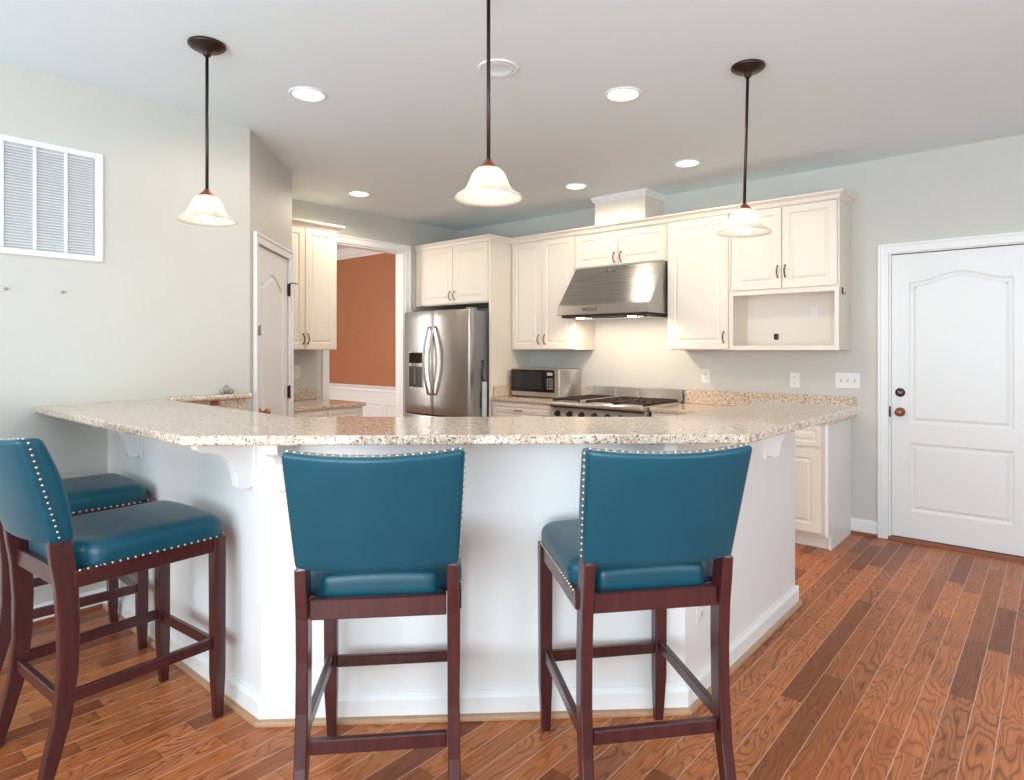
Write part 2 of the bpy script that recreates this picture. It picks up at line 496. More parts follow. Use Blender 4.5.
box(bm, (XK-.12, py1, 0), (XK, OY0, CEIL)); box(bm, (XK-.12, OY1, 0), (XK, YB, CEIL)); box(bm, (XK-.12, OY0, OZ), (XK, OY1, CEIL))
struct('wall_kitchen', bm, M['wall'], 'kitchen end wall with a cased opening to the dining room', cat='wall')
bm = B(); box(bm, (-9.5, YB, .85), (XK-.12, YB+.12, CEIL))
struct('wall_dining', bm, M['orange'], 'burnt orange dining room wall above the white chair rail', cat='wall')
bm = B(); box(bm, (-9.5, 1.9, 0), (-9.4, YB, CEIL)); box(bm, (-9.4, 1.9, 0), (XK-.12, 2.0, CEIL))
struct('wall_dining_far', bm, M['wall'], cat='wall')
# white wainscot below the chair rail with recessed panels (two edges show through the opening)
bm = B()
holes = []
x = -9.3
seams = [-8.75, -8.17, -7.59, -7.035, -6.655, -6.10, -5.55]
relief(bm, 4.08, .80, .02, [rect(a+.045, .12, b-.045, .645) for a, b in zip([-9.3]+[s for s in seams[:-1]], [s-.0 for s in seams])], [(0, 0), (.004, -.006), (.012, -.008), (.02, .006), (.03, .008)], x0=-9.5, z0=0, ybase=YB, bev=.002)
struct('trim_wainscot', bm, M['trim'], 'white panelled wainscot in the dining room', cat='trim')
bm = B(); sweep(bm, [(-9.4, YB), (XK-.12, YB)], [(0, .79), (.03, .79), (.034, .80), (.02, .815), (.022, .835), (.05, .85), (.052, .868), (0, .868)])
struct('trim_chair_rail', bm, M['trim'], 'white chair rail under the orange wall', cat='trim')
bm = B(); sweep(bm, [(-9.4, YB), (XK-.12, YB)], [(0, 2.60), (.015, 2.60), (.02, 2.615), (.05, 2.64), (.085, 2.69), (.10, 2.70), (.10, CEIL), (0, CEIL)])
struct('trim_crown', bm, M['trim'], 'white crown moulding at the dining room ceiling', cat='trim')
# walls behind the camera with windows
bm = B()
for a, b in (((-3.92, 0), (-3.2, CEIL)), ((-.6, 0), (-.1, CEIL)), ((1.9, 0), (2.4, CEIL)), ((-3.2, 0), (-.6, .45)), ((-3.2, 2.45), (-.6, CEIL)), ((-.1, 2.4), (1.9, CEIL))):
    box(bm, (a[0], -2.7, a[1]), (b[0], -2.6, b[1]))
struct('wall_front', bm, M['wall'], cat='wall')
bm = B()
for a, b in (((-2.7, 0), (.1, CEIL)), ((2.5, 0), (5.32, CEIL)), ((.1, 0), (2.5, .6)), ((.1, 2.4), (2.5, CEIL))):
    box(bm, (2.4, a[0], a[1]), (2.5, b[0], b[1]))
struct('wall_right', bm, M['wall'], cat='wall')
def win(n, x0, x1, z0, z1, along, at):
    bm = B(); w = .06
    def bx(a0, b0, a1, b1):
        if along == 'x': box(bm, (a0, at-.04, b0), (a1, at+.0, b1))
        else: box(bm, (at, a0, b0), (at+.04, a1, b1))
    bx(x0, z0, x1, z0+w); bx(x0, z1-w, x1, z1); bx(x0, z0, x0+w, z1); bx(x1-w, z0, x1, z1)
    m_ = (x0+x1)/2; bx(m_-w/2, z0, m_+w/2, z1)
    struct(f'window_{n}', bm, M['trim'], cat='window')
win(1, -3.2, -.6, .45, 2.45, 'x', -2.6); win(2, -.1, 1.9, 0, 2.4, 'x', -2.6); win(3, .1, 2.5, .6, 2.4, 'y', 2.4)

# ---- door casings, baseboards
CAS = [(0, 0), (.006, 0), (.016, .008), (.016, .052), (.022, .060), (.022, .078), (0, .078)]
def casing(bm, x0, x1, z1, w=.075, t=.02, z0=0):
    """flat casing with a back band round an opening; local: wall face y=0, room at -y"""
    for a, b in (((x0-w, z0), (x0, z1)), ((x1, z0), (x1+w, z1))): box(bm, (a[0], -t, a[1]), (b[0], 0, b[1]), .003)
    box(bm, (x0-w, -t, z1), (x1+w, 0, z1+w), .003)
    bw = .018
    box(bm, (x0-w-.001, -t-.008, z0), (x0-w+bw, -.001, z1+w), .003); box(bm, (x1+w-bw, -t-.008, z0), (x1+w+.001, -.001, z1+w), .003)
    box(bm, (x0-w+bw, -t-.008, z1+w-bw), (x1+w-bw, -.001, z1+w+.001), .003)
bm = B(); casing(bm, DX0, DX1, DZ, .066)
bmesh.ops.transform(bm, matrix=T(0, YB, 0), verts=bm.verts)
box(bm, (DX0, YB, 0), (DX0+.012, YB+.11, DZ)); box(bm, (DX1-.012, YB, 0), (DX1, YB+.11, DZ)); box(bm, (DX0+.012, YB, DZ-.006), (DX1-.012, YB+.11, DZ))
struct('trim_entry_casing', bm, M['trim'], 'white casing round the entry door', cat='trim')
bm = B(); casing(bm, OY0, OY1, OZ, .072)
RK = T(XK, 0, 0) @ Matrix(((0, -1, 0, 0), (1, 0, 0, 0), (0, 0, 1, 0), (0, 0, 0, 1)))
bmesh.ops.transform(bm, matrix=RK, verts=bm.verts)
box(bm, (XK-.125, OY0, 0), (XK, OY0+.015, OZ)); box(bm, (XK-.125, OY1-.015, 0), (XK, OY1, OZ)); box(bm, (XK-.125, OY0+.015, OZ-.015), (XK, OY1-.015, OZ))
struct('trim_dining_casing', bm, M['trim'], 'white casing round the dining room opening', cat='trim')
bm = B(); casing(bm, PD0, PD1, 2.032, .065, .018)
bmesh.ops.transform(bm, matrix=T(XL, 1.94, 0) @ Matrix.Rotation(math.radians(135), 4, 'Z'), verts=bm.verts)
# rotation puts local -y towards (+x,+y): the kitchen side
struct('trim_pantry_casing', bm, M['trim'], 'white casing round the pantry door', cat='trim')

def base_prof(h=.095, t=.014): return [(0, 0), (t, 0), (t, h-.022), (t-.004, h-.014), (.006, h-.006), (.005, h), (0, h)]
SHOE = [(.0, 0), (.030, 0), (.029, .008), (.025, .015), (.014, .020), (0, .020)]
def shoe(t=.014): return [(t, 0), (t+.017, 0), (t+.016, .008), (t+.012, .014), (t+.005, .019), (t, .019)]
bm = B(); sweep(bm, [(XL, 1.158), (XL, -2.6)][::-1], base_prof()); struct('baseboard_left', bm, M['trim'], cat='trim')
bm = B(); sweep(bm, [(XL, -2.6), (XL, 1.13)], shoe()); struct('trim_shoe_left', bm, M['redoak'], 'reddish oak shoe moulding along the left wall', cat='trim')
bm = B(); sweep(bm, [(-1.165, YB), (DX0-.068, YB)], base_prof(.11)); sweep(bm, [(DX1+.068, YB), (2.4, YB)], base_prof(.11)); struct('baseboard_back', bm, M['trim'], cat='trim')
bm = B(); sweep(bm, [(-1.165, YB), (DX0-.068, YB)], shoe()); struct('trim_shoe_back', bm, M['redoak'], 'short reddish oak shoe moulding left of the entry door', cat='trim')

# ---- bar knee wall
BP = [(XL, 1.16), (-2.194, 1.16), (-1.065, 2.233), (-1.065, 3.54)]
def offset_path(path, d):
    out = []
    for i, p in enumerate(path):
        p = Vector(p)
        d1 = (p-Vector(path[i-1])).normalized() if i else None
        d2 = (Vector(path[i+1])-p).normalized() if i < len(path)-1 else None
        d1 = d1 or d2; d2 = d2 or d1
        n1 = Vector((-d1.y, d1.x)); n2 = Vector((-d2.y, d2.x)); m = (n1+n2)/(1+n1.dot(n2))
        out.append(tuple(p+m*d))
    return out
inner = offset_path(BP, .115)
bm = B(); prism(bm, BP+inner[::-1], 0, 1.0395)
struct('wall_bar', bm, M['bar'], 'white angled half wall under the granite bar', cat='half wall')
bm = B(); sweep(bm, [(BP[0][0]+.014, BP[0][1])]+BP[1:], base_prof(.098, .016)); box(bm, (-1.18, 3.54, 0), (-1.049, 3.556, .098), .003)
struct('baseboard_bar', bm, M['bar'], 'white baseboard along the bar half wall', cat='trim')
bm = B(); sweep(bm, [(BP[0][0]+.03, BP[0][1])]+BP[1:-1]+[(BP[3][0], 3.57)], shoe(.016))
struct('trim_shoe_bar', bm, M['tan'], 'tan oak shoe moulding along the bar half wall', cat='trim')
# ---- entry door
ED = bpy.data.objects.new('door_1', None); C.objects.link(ED); ED['kind'] = 'structure'; ED['label'] = 'white two-panel entry door with arched upper panel'; ED['category'] = 'door'
ED.location = (DX0, YB, 0)
DOORP = [(0, 0), (.004, .006), (.012, .010), (.020, .011), (.040, .002), (.046, .002)]
w = DX1-DX0-.026
bm = B()
relief(bm, w, 1.995, .036, [arch(.124, .832, w-.112, 1.822, .06, 1.25), rect(.124, .216, w-.112, .694)], DOORP, x0=.013, z0=.026, ybase=.048)
link('slab', bm, M['door'], ED)
def knob(bm, mat, s=1):
    lathe(bm, [(0, 0), (.032*s, 0), (.032*s, .004), (.026*s, .010), (.012*s, .014), (.010*s, .030), (.018*s, .036), (.026*s, .046), (.027*s, .056), (.020*s, .066), (0, .069)], 24, mat)
RX = Matrix.Rotation(PI/2, 4, 'X')   # z -> -y
bm = B(); knob(bm, T(.068, .012, .908) @ RX); o = link('door_knob', bm, M['copper'], ED); o['label'] = 'worn copper-bronze round knob'
bm = B(); lathe(bm, [(0, 0), (.031, 0), (.031, .006), (.026, .012), (.02, .014), (0, .014)], 24, T(.068, .012, 1.046) @ RX)
db = link('deadbolt', bm, M['bronze'], ED)
bm = B(); box(bm, (-.014, -.024, -.004), (.014, -.012, .004), .002, T(.068, .012, 1.046) @ Matrix.Rotation(.5, 4, 'Y')); link('thumb_turn', bm, M['chrome'], ED).parent = db
bm = B(); box(bm, (.0005, -.004, .87), (.011, .02, .945), .001); link('latch_plate', bm, M['bronze'], ED)
bm = B(); prism(bm, [(YB-.045, 0), (YB+.11, 0), (YB+.11, .022), (YB-.02, .022), (YB-.045, .006)], DX0+.0, DX1, 'x'); struct('trim_threshold', bm, M['redoak'], 'reddish oak threshold under the entry door', cat='trim')
bm = B(); box(bm, (DX0-.2, YB+.12, 0), (DX1+.2, YB+.14, 2.2)); struct('wall_beyond_entry', bm, M['wall'], cat='wall')

# ---- pantry door; local x from the near corner, -y to the kitchen
PDr = bpy.data.objects.new('door_2', None); C.objects.link(PDr); PDr['kind'] = 'structure'; PDr['label'] = 'white pantry door with cathedral arched panel'; PDr['category'] = 'door'
PDr.location = (XL, 1.94, 0); PDr.rotation_euler = (0, 0, math.radians(135))
bm = B()
relief(bm, PD1-PD0-.008, 2.015, .034, [arch(PD0+.115, .80, PD1-.115, 1.785, .085, 1.0, 24), rect(PD0+.12, .2, PD1-.12, .68)], DOORP, x0=PD0+.004, z0=.012, ybase=.036)
link('slab', bm, M['door'], PDr)
bm = B(); knob(bm, T(PD0+.075, .002, .940) @ RX, .9); o = link('door_knob', bm, M['copper'], PDr); o['label'] = 'dark copper-bronze knob'
for hz in (.25, 1.03, 1.80):
    bm = B(); box(bm, (PD1-.016, -.012, hz-.045), (PD1+.012, -.0005, hz+.045), .001); tube(bm, [(PD1-.002, -.014, hz-.05), (PD1-.002, -.014, hz+.05)], .006, 8)
    if hz > 1.7: tube(bm, [(PD1-.002, -.016, hz+.05), (PD1+.0, -.022, hz+.052), (PD1+.03, -.05, hz+.052), (PD1+.045, -.06, hz+.05)], .004, 6)
    link('hinge', bm, M['bronze'], PDr)
bm = B(); box(bm, (PD0-.035, -.030, 1.44), (PD0-.010, -.0175, 1.50), .001); tube(bm, [(PD0-.02, -.034, 1.438), (PD0-.02, -.034, 1.506)], .005, 8); o = link('door_catch', bm, M['stone'], PDr)

# ================================================================== BAR TOP AND CORBELS
ZT = 1.072
to = [(XL+.002, .838), (-2.15, .860), (-.776, 2.098), (-.735, 3.47)]
ti = [(-1.215, 3.47), (-1.24, 2.42), (-2.42, 1.41), (XL+.002, 1.44)]
def slab(bm, outline, z0, z1, bev=.006):
    prism(bm, outline, z0, z1, 'z', bev)
bm = B(); slab(bm, to+ti, ZT-.032, ZT)
tag(link('bar_worktop', bm, M['granite']), 'speckled beige granite bar top wrapping round the kitchen in three straight runs', 'worktop')

def corbel(name, p, ang, label):
    """at p on the wall face; local +x out of the wall"""
    t = thing(name, label, 'corbel', (p[0], p[1], 0), ang, 'white corbels under the bar top')
    bm = B(); zt = ZT-.033
    prism(bm, rect(0, .832, .012, zt), -.034, .034, 'y', .002)
    link('backplate', bm, M['bar'], t)
    prof = [(.012, zt), (.012, .85), (.03, .843), (.055, .842), (.066, .855), (.070, .88), (.078, .915), (.095, .95), (.125, .978), (.16, .99), (.195, .994), (.212, 1.005), (.215, zt)]
    bm = B(); prism(bm, prof, -.022, .022, 'y', .0025); link('bracket', bm, M['bar'], t)
    return t
corbel('corbel', (-3.35, 1.16), -PI/2, 'white corbel under the bar top nearest the left wall')
corbel('corbel', (-2.262, 1.16), -PI/2, 'white corbel just left of the angled corner of the bar')
ang = math.atan2(BP[2][1]-BP[1][1], BP[2][0]-BP[1][0])
def midp(t): return (BP[1][0]+math.cos(ang)*t, BP[1][1]+math.sin(ang)*t)
corbel('corbel', midp(.10), ang-PI/2, 'white corbel beside the top left corner of the middle stool back')
corbel('corbel', midp(1.44), ang-PI/2, 'white corbel behind the back of the right stool')
corbel('corbel', (-1.065, 3.10), 0, 'white corbel near the free right end of the bar')

# granite ledge and backsplash on the left wall behind the bar
t = thing('granite_backsplash', 'low granite splash with a narrow ledge along the left wall beside the pantry', 'backsplash', (XL, 1.45, 0))
bm = B(); box(bm, (.001, .0, .885), (.022, .455, 1.052), .003); link('splash', bm, M['granite'], t)
bm = B(); rbox(bm, (.037, .235, 1.068), (.036, .24, .0155), .012, (2, 6, 1)); link('ledge', bm, M['granite'], t)
bm = B(); box(bm, (.023, .235, 1.018), (.028, .285, 1.046), .001); o = link('outlet_cover', bm, M['copper'], t); o['label'] = 'small brown outlet cover'
bm = B()
for p, r in (((0, 0, .022), .022), ((.012, -.03, .014), .015), ((.006, .026, .016), .017), ((.0, .0, .045), .012)):
    bmesh.ops.create_icosphere(bm, subdivisions=2, radius=r, matrix=T(*p))
for f in bm.faces: f.smooth = True
tag(link('ornament', bm, M['stone'], loc=(XL+.037, 1.775, 1.083)), 'small lumpy grey ornament on the narrow granite ledge by the pantry', 'ornament')

# ================================================================== CABINETS
def pull(bm, x, z, y, vertical=True, L=.085):
    k = []
    for i in range(9):
        s = i/8; k.append((s-.5)*L)
    def P(a, out): return (x, y-out, z+a) if vertical else (x+a, y-out, z)
    path = [P(-L/2, 0)]+[P(a, .010+.020*math.sin(PI*(i/8))) for i, a in enumerate(k)]+[P(L/2, 0)]
    rad = [.0062, .0058]+[.0040+.0015*math.sin(PI*i/6) for i in range(7)]+[.0058, .0062]
    tube(bm, path, rad, 8)
def cab_door(parent, x0, z0, w, h, pulls=None, y=0, stile=.052, t=.02, name='door'):
    bm = B(); relief(bm, w, h, t, [rect(x0+stile, z0+stile, x0+w-stile, z0+h-stile)], CAB, x0, z0, y)
    d = link(name, bm, M['cream'], parent)
    for (px, pz, vert) in pulls or []:
        b2 = B(); pull(b2, px, pz, y-t, vert); link('handle', b2, M['pull'], d)
    return d
def carcass(bm, w, h, dep, z0=0, toe=0):
    if toe:
        prism(bm, [(0, z0+toe), (.07, z0+toe), (.07, z0), (dep, z0), (dep, z0+h), (0, z0+h)], 0, w, 'x')
    else: box(bm, (0, 0, z0), (w, dep, z0+h), .001)

YF = 4.88    # carcass front of the wall cabinets
UP = 'cream wall cabinets'
# double-door cabinet left of the hood
t = thing('wall_cabinet', 'tall cream two-door wall cabinet left of the steel hood', 'cabinet', (-4.197, YF, 1.345), 0, UP)
bm = B(); carcass(bm, .782, 1.075, YB-.002-YF); link('body', bm, M['cream'], t)
cab_door(t, .020, .008, .374, 1.05, [(.360, .10, True)]); cab_door(t, .400, .008, .374, 1.05, [(.434, .10, True)])
# short cabinet above hood
t = thing('wall_cabinet', 'short wide cream cabinet directly above the steel hood', 'cabinet', (-3.412, YF, 2.09), 0, UP)
bm = B(); carcass(bm, .925, .33, YB-.002-YF); link('body', bm, M['cream'], t)
cab_door(t, .010, .008, .447, .295, [(.425, .075, True)], stile=.05); cab_door(t, .465, .008, .447, .295, [(.495, .075, True)], stile=.05)
# single tall cabinet
t = thing('wall_cabinet', 'tall cream single-door wall cabinet right of the steel hood', 'cabinet', (-2.484, YF, 1.345), 0, UP)
bm = B(); carcass(bm, .535, 1.075, YB-.002-YF); link('body', bm, M['cream'], t)
cab_door(t, .010, .008, .512, 1.05, [(.490, .10, True)], stile=.06)
# cabinet with open niche
t = thing('wall_cabinet', 'cream two-door wall cabinet above an open shelf niche, next to the entry door wall', 'cabinet', (-1.946, YF, 1.345), 0, UP)
w = .776; dep = YB-.002-YF
bm = B()
box(bm, (0, 0, .445), (w, dep, 1.075), .001)
box(bm, (0, 0, 0), (.018, dep, .445)); box(bm, (w-.018, 0, 0), (w, dep, .445)); box(bm, (.018, 0, 0), (w-.018, dep, .02)); box(bm, (.018, dep-.01, .02), (w-.018, dep, .445))
box(bm, (0, -.0195, 0), (.025, 0, .445), .001); box(bm, (w-.028, -.0195, 0), (w, 0, .445), .001); box(bm, (.025, -.0195, 0), (w-.028, 0, .034), .001); box(bm, (.025, -.0195, .418), (w-.028, 0, .445), .001)
link('body', bm, M['cream'], t)
cab_door(t, .014, .457, .372, .601, [(.362, .582, True)]); cab_door(t, .392, .457, .372, .601, [(.416, .582, True)])
bm = B(); rbox(bm, (.245, dep-.016, .105), (.017, .008, .024), .0075, (1, 1, 1)); link('cord_port', bm, M['bronze'], t)
bm = B(); box(bm, (w+.0005, .06, .40), (w+.008, .075, .445), .002); tube(bm, [(w+.004, .067, .40), (w+.022, .067, .395), (w+.024, .067, .41)], .003, 6); link('hook', bm, M['bronze'], t)
bm = B(); box(bm, (.50, dep-.015, .235), (.555, dep-.0105, .335), .002); o = link('outlet_cover', bm, M['plate'], t)
# fridge cabinet with the full height side panel
t = thing('fridge_cabinet', 'deep cream cabinet over the refrigerator with a full-height side panel', 'cabinet', (-5.285, 4.57, 0))
bm = B(); box(bm, (0, 0, 1.81), (1.063, .628, 2.42), .001); link('body', bm, M['cream'], t)
bm = B(); box(bm, (1.064, -.008, 0), (1.085, .628, 2.42), .001); link('side_panel', bm, M['cream'], t)
bm = B(); box(bm, (0, -.018, 1.81), (.075, -.0005, 2.42), .001); link('filler_strip', bm, M['cream'], t)
cab_door(t, .082, 1.82, .482, .585, [(.535, 1.90, True)]); cab_door(t, .570, 1.82, .482, .585, [(.600, 1.90, True)])
# crown moulding along the tops
CR = [(-.02, 2.4206), (.0005, 2.4206), (.0005, 2.406), (.004, 2.412), (.010, 2.432), (.022, 2.444), (.034, 2.450), (.036, 2.462), (-.02, 2.462)]
bm = B(); sweep(bm, [(-5.29, 4.55), (-4.198, 4.55), (-4.198, 4.86), (-1.168, 4.86), (-1.168, YB-.001)], CR)
# top cover board
tag(link('crown_molding', bm, M['cream']), 'cream crown moulding running along the tops of the cooking wall cabinets', 'moulding')
# duct chase above the hood cabinet
t = thing('duct_chase', 'boxed cream duct cover between the hood cabinet and the ceiling', 'duct cover', (-3.19, 4.86, 2.4625))
bm = B(); box(bm, (0, 0, 0), (.507, YB-4.862, .215), .001); link('box', bm, M['cream'], t)
bm = B(); sweep(bm, [(0, YB-4.862), (0, 0), (.507, 0), (.507, YB-4.862)], [(0, .205), (.010, .205), (.014, .218), (.026, .232), (.03, .256), (0, .256)]); o = link('top_trim', bm, M['trim'], t)

# wall cabinet on the kitchen end wall (faces +X)
t = thing('wall_cabinet', 'narrow cream two-door wall cabinet between the pantry door and the dining opening', 'cabinet', (-4.982, 2.690, 1.345), PI/2)
bm = B(); carcass(bm, .655, 1.075, .316); link('body', bm, M['cream'], t)
cab_door(t, .008, .008, .318, 1.05, [(.306, .095, True)], stile=.05); cab_door(t, .332, .008, .315, 1.05, [(.352, .095, True)], stile=.05)
bm = B(); sweep(bm, [(0, -.02), (.655, -.02), (.655, .316)], [(-.02, 1.06), (0, 1.06), (.006, 1.075), (.02, 1.095), (.045, 1.105), (.047, 1.118), (-.02, 1.118)]); link('crown', bm, M['cream'], t)
# base cabinet under it
t = thing('base_cabinet', 'cream base cabinet by the pantry door carrying the small granite counter', 'cabinet', (-4.64, 2.665, 0), PI/2)
bm = B(); carcass(bm, .715, .853, .655, 0, .1); link('body', bm, M['cream'], t)
for xx in (.008, .362):
    cab_door(t, xx, .70, .345, .135, [(xx+.172, .767, False)], stile=.03, name='drawer'); cab_door(t, xx, .115, .345, .57, None)
t = thing('worktop', 'small granite counter by the pantry door with its own splash', 'worktop', (XK, 2.66, 0))
bm = B(); slab(bm, [(.002, -.015), (.69, -.015), (.69, .745), (.002, .745)], .855, .885, .005); link('slab', bm, M['granite'], t)
bm = B(); box(bm, (.002, .0, .8855), (.022, .672, .992), .003); link('backsplash', bm, M['granite'], t)

# back-wall base units
YC = 4.59
t = thing('base_cabinet', 'cream base cabinet under the microwave counter', 'cabinet', (-4.195, YC, 0), 0, 'cream base cabinets on the cooking wall')
bm = B(); carcass(bm, .745, .853, YB-.003-YC, 0, .1); link('body', bm, M['cream'], t)
cab_door(t, .012, .695, .72, .145, [(.34, .775, False)], stile=.03, name='drawer')
cab_door(t, .012, .115, .356, .565, [(.34, .62, True)]); cab_door(t, .376, .115, .356, .565, [(.40, .62, True)])
t = thing('worktop', 'granite counter left of the range with the microwave standing on it', 'worktop', (-4.195, YC, 0))
bm = B(); slab(bm, [(0.001, -.035), (.757, -.035), (.757, YB-.002-YC), (.001, YB-.002-YC)], .855, .885, .005); link('slab', bm, M['granite'], t)
bm = B(); box(bm, (.024, YB-.024-YC, .8855), (.757, YB-.002-YC, .995), .003); box(bm, (.002, .0, .8855), (.022, YB-.002-YC, .995), .003); link('backsplash', bm, M['granite'], t)
t = thing('base_cabinet', 'cream base cabinet just right of the range', 'cabinet', (-2.478, YC, 0), 0, 'cream base cabinets on the cooking wall')
bm = B(); carcass(bm, .76, .853, YB-.003-YC, 0, .1); link('body', bm, M['cream'], t)
for xx in (.012, .386):
    cab_door(t, xx, .695, .362, .145, [(xx+.18, .77, False)], stile=.03, name='drawer'); cab_door(t, xx, .115, .362, .565, None)
t = thing('base_cabinet', 'cream base cabinet at the right end of the cooking wall with a plain side panel', 'cabinet', (-1.715, YC, 0), 0, 'cream base cabinets on the cooking wall')
bm = B(); carcass(bm, .53, .853, YB-.003-YC, 0, .1); link('body', bm, M['cream'], t)
cab_door(t, .012, .695, .496, .145, None, stile=.03, name='drawer'); cab_door(t, .012, .115, .496, .565, None, stile=.06)
bm = B(); prism(bm, [(-.022, .1), (.055, .1), (.055, 0), (YB-.003-YC, 0), (YB-.003-YC, .853), (-.022, .853)], .531, .55, 'x'); o = link('side_panel', bm, M['bar'], t); o['label'] = 'plain white end panel'
t = thing('worktop', 'granite counter right of the range with a long splash along the wall', 'worktop', (-2.478, YC, 0))
bm = B(); slab(bm, [(.0, -.035), (1.345, -.035), (1.345, YB-.002-YC), (.0, YB-.002-YC)], .855, .885, .005); link('slab', bm, M['granite'], t)
bm = B(); box(bm, (.0, YB-.024-YC, .8855), (1.345, YB-.002-YC, 1.002), .003); link('backsplash', bm, M['granite'], t)

# ================================================================== APPLIANCES
# range hood
t = thing('range_hood', 'large brushed steel range hood over the cooktop', 'range hood', (-3.405, YB-.003, 0))
def hx(y, z): return (y-(YB-.003), z)
wv = .912
bm = B()
prism(bm, [hx(YB-.003, 2.088), hx(4.865, 2.088), hx(4.60, 1.742), hx(4.585, 1.735), hx(4.585, 1.650), hx(YB-.003, 1.650)], 0, wv, 'x', .003)
link('body', bm, M['steelh'], t)
bm = B(); box(bm, (-.002, 4.579-(YB-.003), 1.652), (wv+.002, 4.5845-(YB-.003), 1.732), .002); lip = link('front_lip', bm, M['steelp'], t)
bm = B(); box(bm, (.03, 4.61-YB, 1.628), (wv-.03, -.05, 1.6495)); link('filter_tray', bm, M['slot'], t)
for i in range(3):
    bm = B(); bx_ = .06+i*.268
    for k in range(9): box(bm, (bx_+k*.0285, 4.72-YB, 1.620), (bx_+k*.0285+.016, -.09, 1.6275), .002)
    link('baffle_filter', bm, M['chrome'], t)
for lx in (.20, wv-.20):
    bm = B(); lathe(bm, [(0, 0), (.035, 0), (.038, .004), (.036, .008), (0, .008)], 20, T(lx, 4.66-YB, 1.6195)); link('lamp', bm, M['lens_small'], t)
for i in range(3):
    bm = B(); s = T(.36+i*.035, 4.83-YB, 2.046) @ Matrix.Rotation(math.radians(-38), 4, 'X') ; lathe(bm, [(0, 0), (.009, 0), (.009, .012), (.006, .014), (0, .014)], 12, s @ RX); link('control_button', bm, M['grey'], t)
tc = bpy.data.curves.new('badge', 'FONT'); tc.body = 'WOLF'; tc.size = .042; tc.extrude = .001; tc.align_x = 'CENTER'; tc.align_y = 'CENTER'
tc.materials.append(M['slot'])
tmp = bpy.data.objects.new('badge_text', tc); C.objects.link(tmp); bpy.context.view_layer.update()
tm = bpy.data.meshes.new_from_object(tmp.evaluated_get(bpy.context.evaluated_depsgraph_get())); bpy.data.objects.remove(tmp); bpy.data.curves.remove(tc)
tm.materials.clear(); tm.materials.append(M['slot'])
to_ = bpy.data.objects.new('badge', tm); C.objects.link(to_); to_.parent = lip; to_.location = (.345, 4.5775-(YB-.003), 1.692); to_.rotation_euler = (PI/2, 0, 0)
to_.scale = (1.35, 1, 1)
for lx in (-3.205, -2.693):
    l = bpy.data.lights.new('hood_lamp_light', 'SPOT'); l.energy = 11; l.color = (1, .78, .58); l.spot_size = math.radians(165); l.spot_blend = .5; l.shadow_soft_size = .018
    o = bpy.data.objects.new('hood_lamp_light', l); C.objects.link(o); o.location = (lx, 4.68, 1.605); o.rotation_euler = (math.radians(18), 0, 0)

# rangetop
RX0, RX1, RYF = -3.432, -2.486, 4.50
t = thing('gas_range', 'stainless gas range with dark cast grates below the hood', 'range', (RX0, RYF, 0))
rw = RX1-RX0; rd = YB-.003-RYF
bm = B(); box(bm, (.004, .06, .1), (rw-.004, rd, .86), .003); link('body', bm, M['steelp'], t)
bm = B(); prism(bm, [(-.006, .74), (.06, .74), (.06, .858), (.016, .858), (.010, .84)], .004, rw-.004, 'x', .002); cp = link('control_panel', bm, M['steelp'], t)
bm = B(); prism(bm, [(-.045, .872), (-.04, .888), (-.02, .895), (rd-.07, .895), (rd-.07, .8605), (-.04, .8605)], 0, rw, 'x', .003); link('cooktop', bm, M['steelp'], t)
bm = B(); box(bm, (.03, -.030, .845), (rw-.03, .012, .860), .002); link('dark_rail', bm, M['slot'], t)  # dark slot band below the cooktop's front edge
for i in range(7):
    bm = B(); lathe(bm, [(0, 0), (.026, 0), (.026, .006), (.021, .010), (.019, .032), (.015, .036), (0, .036)], 20, T(.09+i*(rw-.18)/6, .003, .79) @ RX); link('knob', bm, M['black'], t)
bm = B(); box(bm, (.03, .03, .22), (rw-.03, .058, .70), .005); od = link('oven_door', bm, M['steelp'], t)
bm = B(); tube(bm, [(.10, -.02, .66), (rw-.10, -.02, .66)], .014, 10); tube(bm, [(.12, .03, .66), (.12, -.02, .66)], .008); tube(bm, [(rw-.12, .03, .66), (rw-.12, -.02, .66)], .008); link('handle', bm, M['chrome'], od)
for lx in (.05, rw-.05):
    bm = B(); lathe(bm, [(0, 0), (.022, 0), (.02, .09), (.024, .1), (0, .1)], 14, T(lx, .12, 0)); link('foot', bm, M['steelp'], t)
# riser with slots at the back
bm = B(); box(bm, (0, rd-.065, .8955), (rw, rd, .9), .001); box(bm, (0, rd-.018, .9), (rw, rd, 1.0), .002)
box(bm, (0, rd-.06, .9), (rw, rd-.05, .925), .002)
for xx in (0, .245, .485, rw-.03): box(bm, (xx, rd-.05, .9), (xx+.03, rd-.018, .998), .002)
link('backguard', bm, M['steelp'], t)
def grate(x0, x1, y0, y1):
    bm = B(); z0, z1 = .906, .918
    for a in (x0, x1-.012): box(bm, (a, y0, .8955), (a+.012, y1, z1), .002)
    for k in range(5): yy = y0+k*(y1-y0-.012)/4; box(bm, (x0+.012, yy, z0), (x1-.012, yy+.012, z1), .002)
    for k in range(1, 4): xx = x0+k*(x1-x0)/4; box(bm, (xx-.005, y0+.012, z0+.002), (xx+.005, y1-.012, z1+.003), .002)
    for cy in (y0+(y1-y0)*.27, y0+(y1-y0)*.73):
        lathe(bm, [(0, .8955), (.045, .8955), (.045, .902), (.03, .908), (0, .908)], 20, T((x0+x1)/2, cy, 0))
    link('grate', bm, M['iron'], t)
grate(.02, .30, .02, rd-.08); grate(rw-.585, rw-.31, .02, rd-.08) if False else None
grate(rw-.575, rw-.30, .02, rd-.08); grate(rw-.295, rw-.02, .02, rd-.08)
bm = B(); box(bm, (.31, .02, .8955), (.365, rd-.08, .915), .003); o = link('griddle_cover', bm, M['steelp'], t)

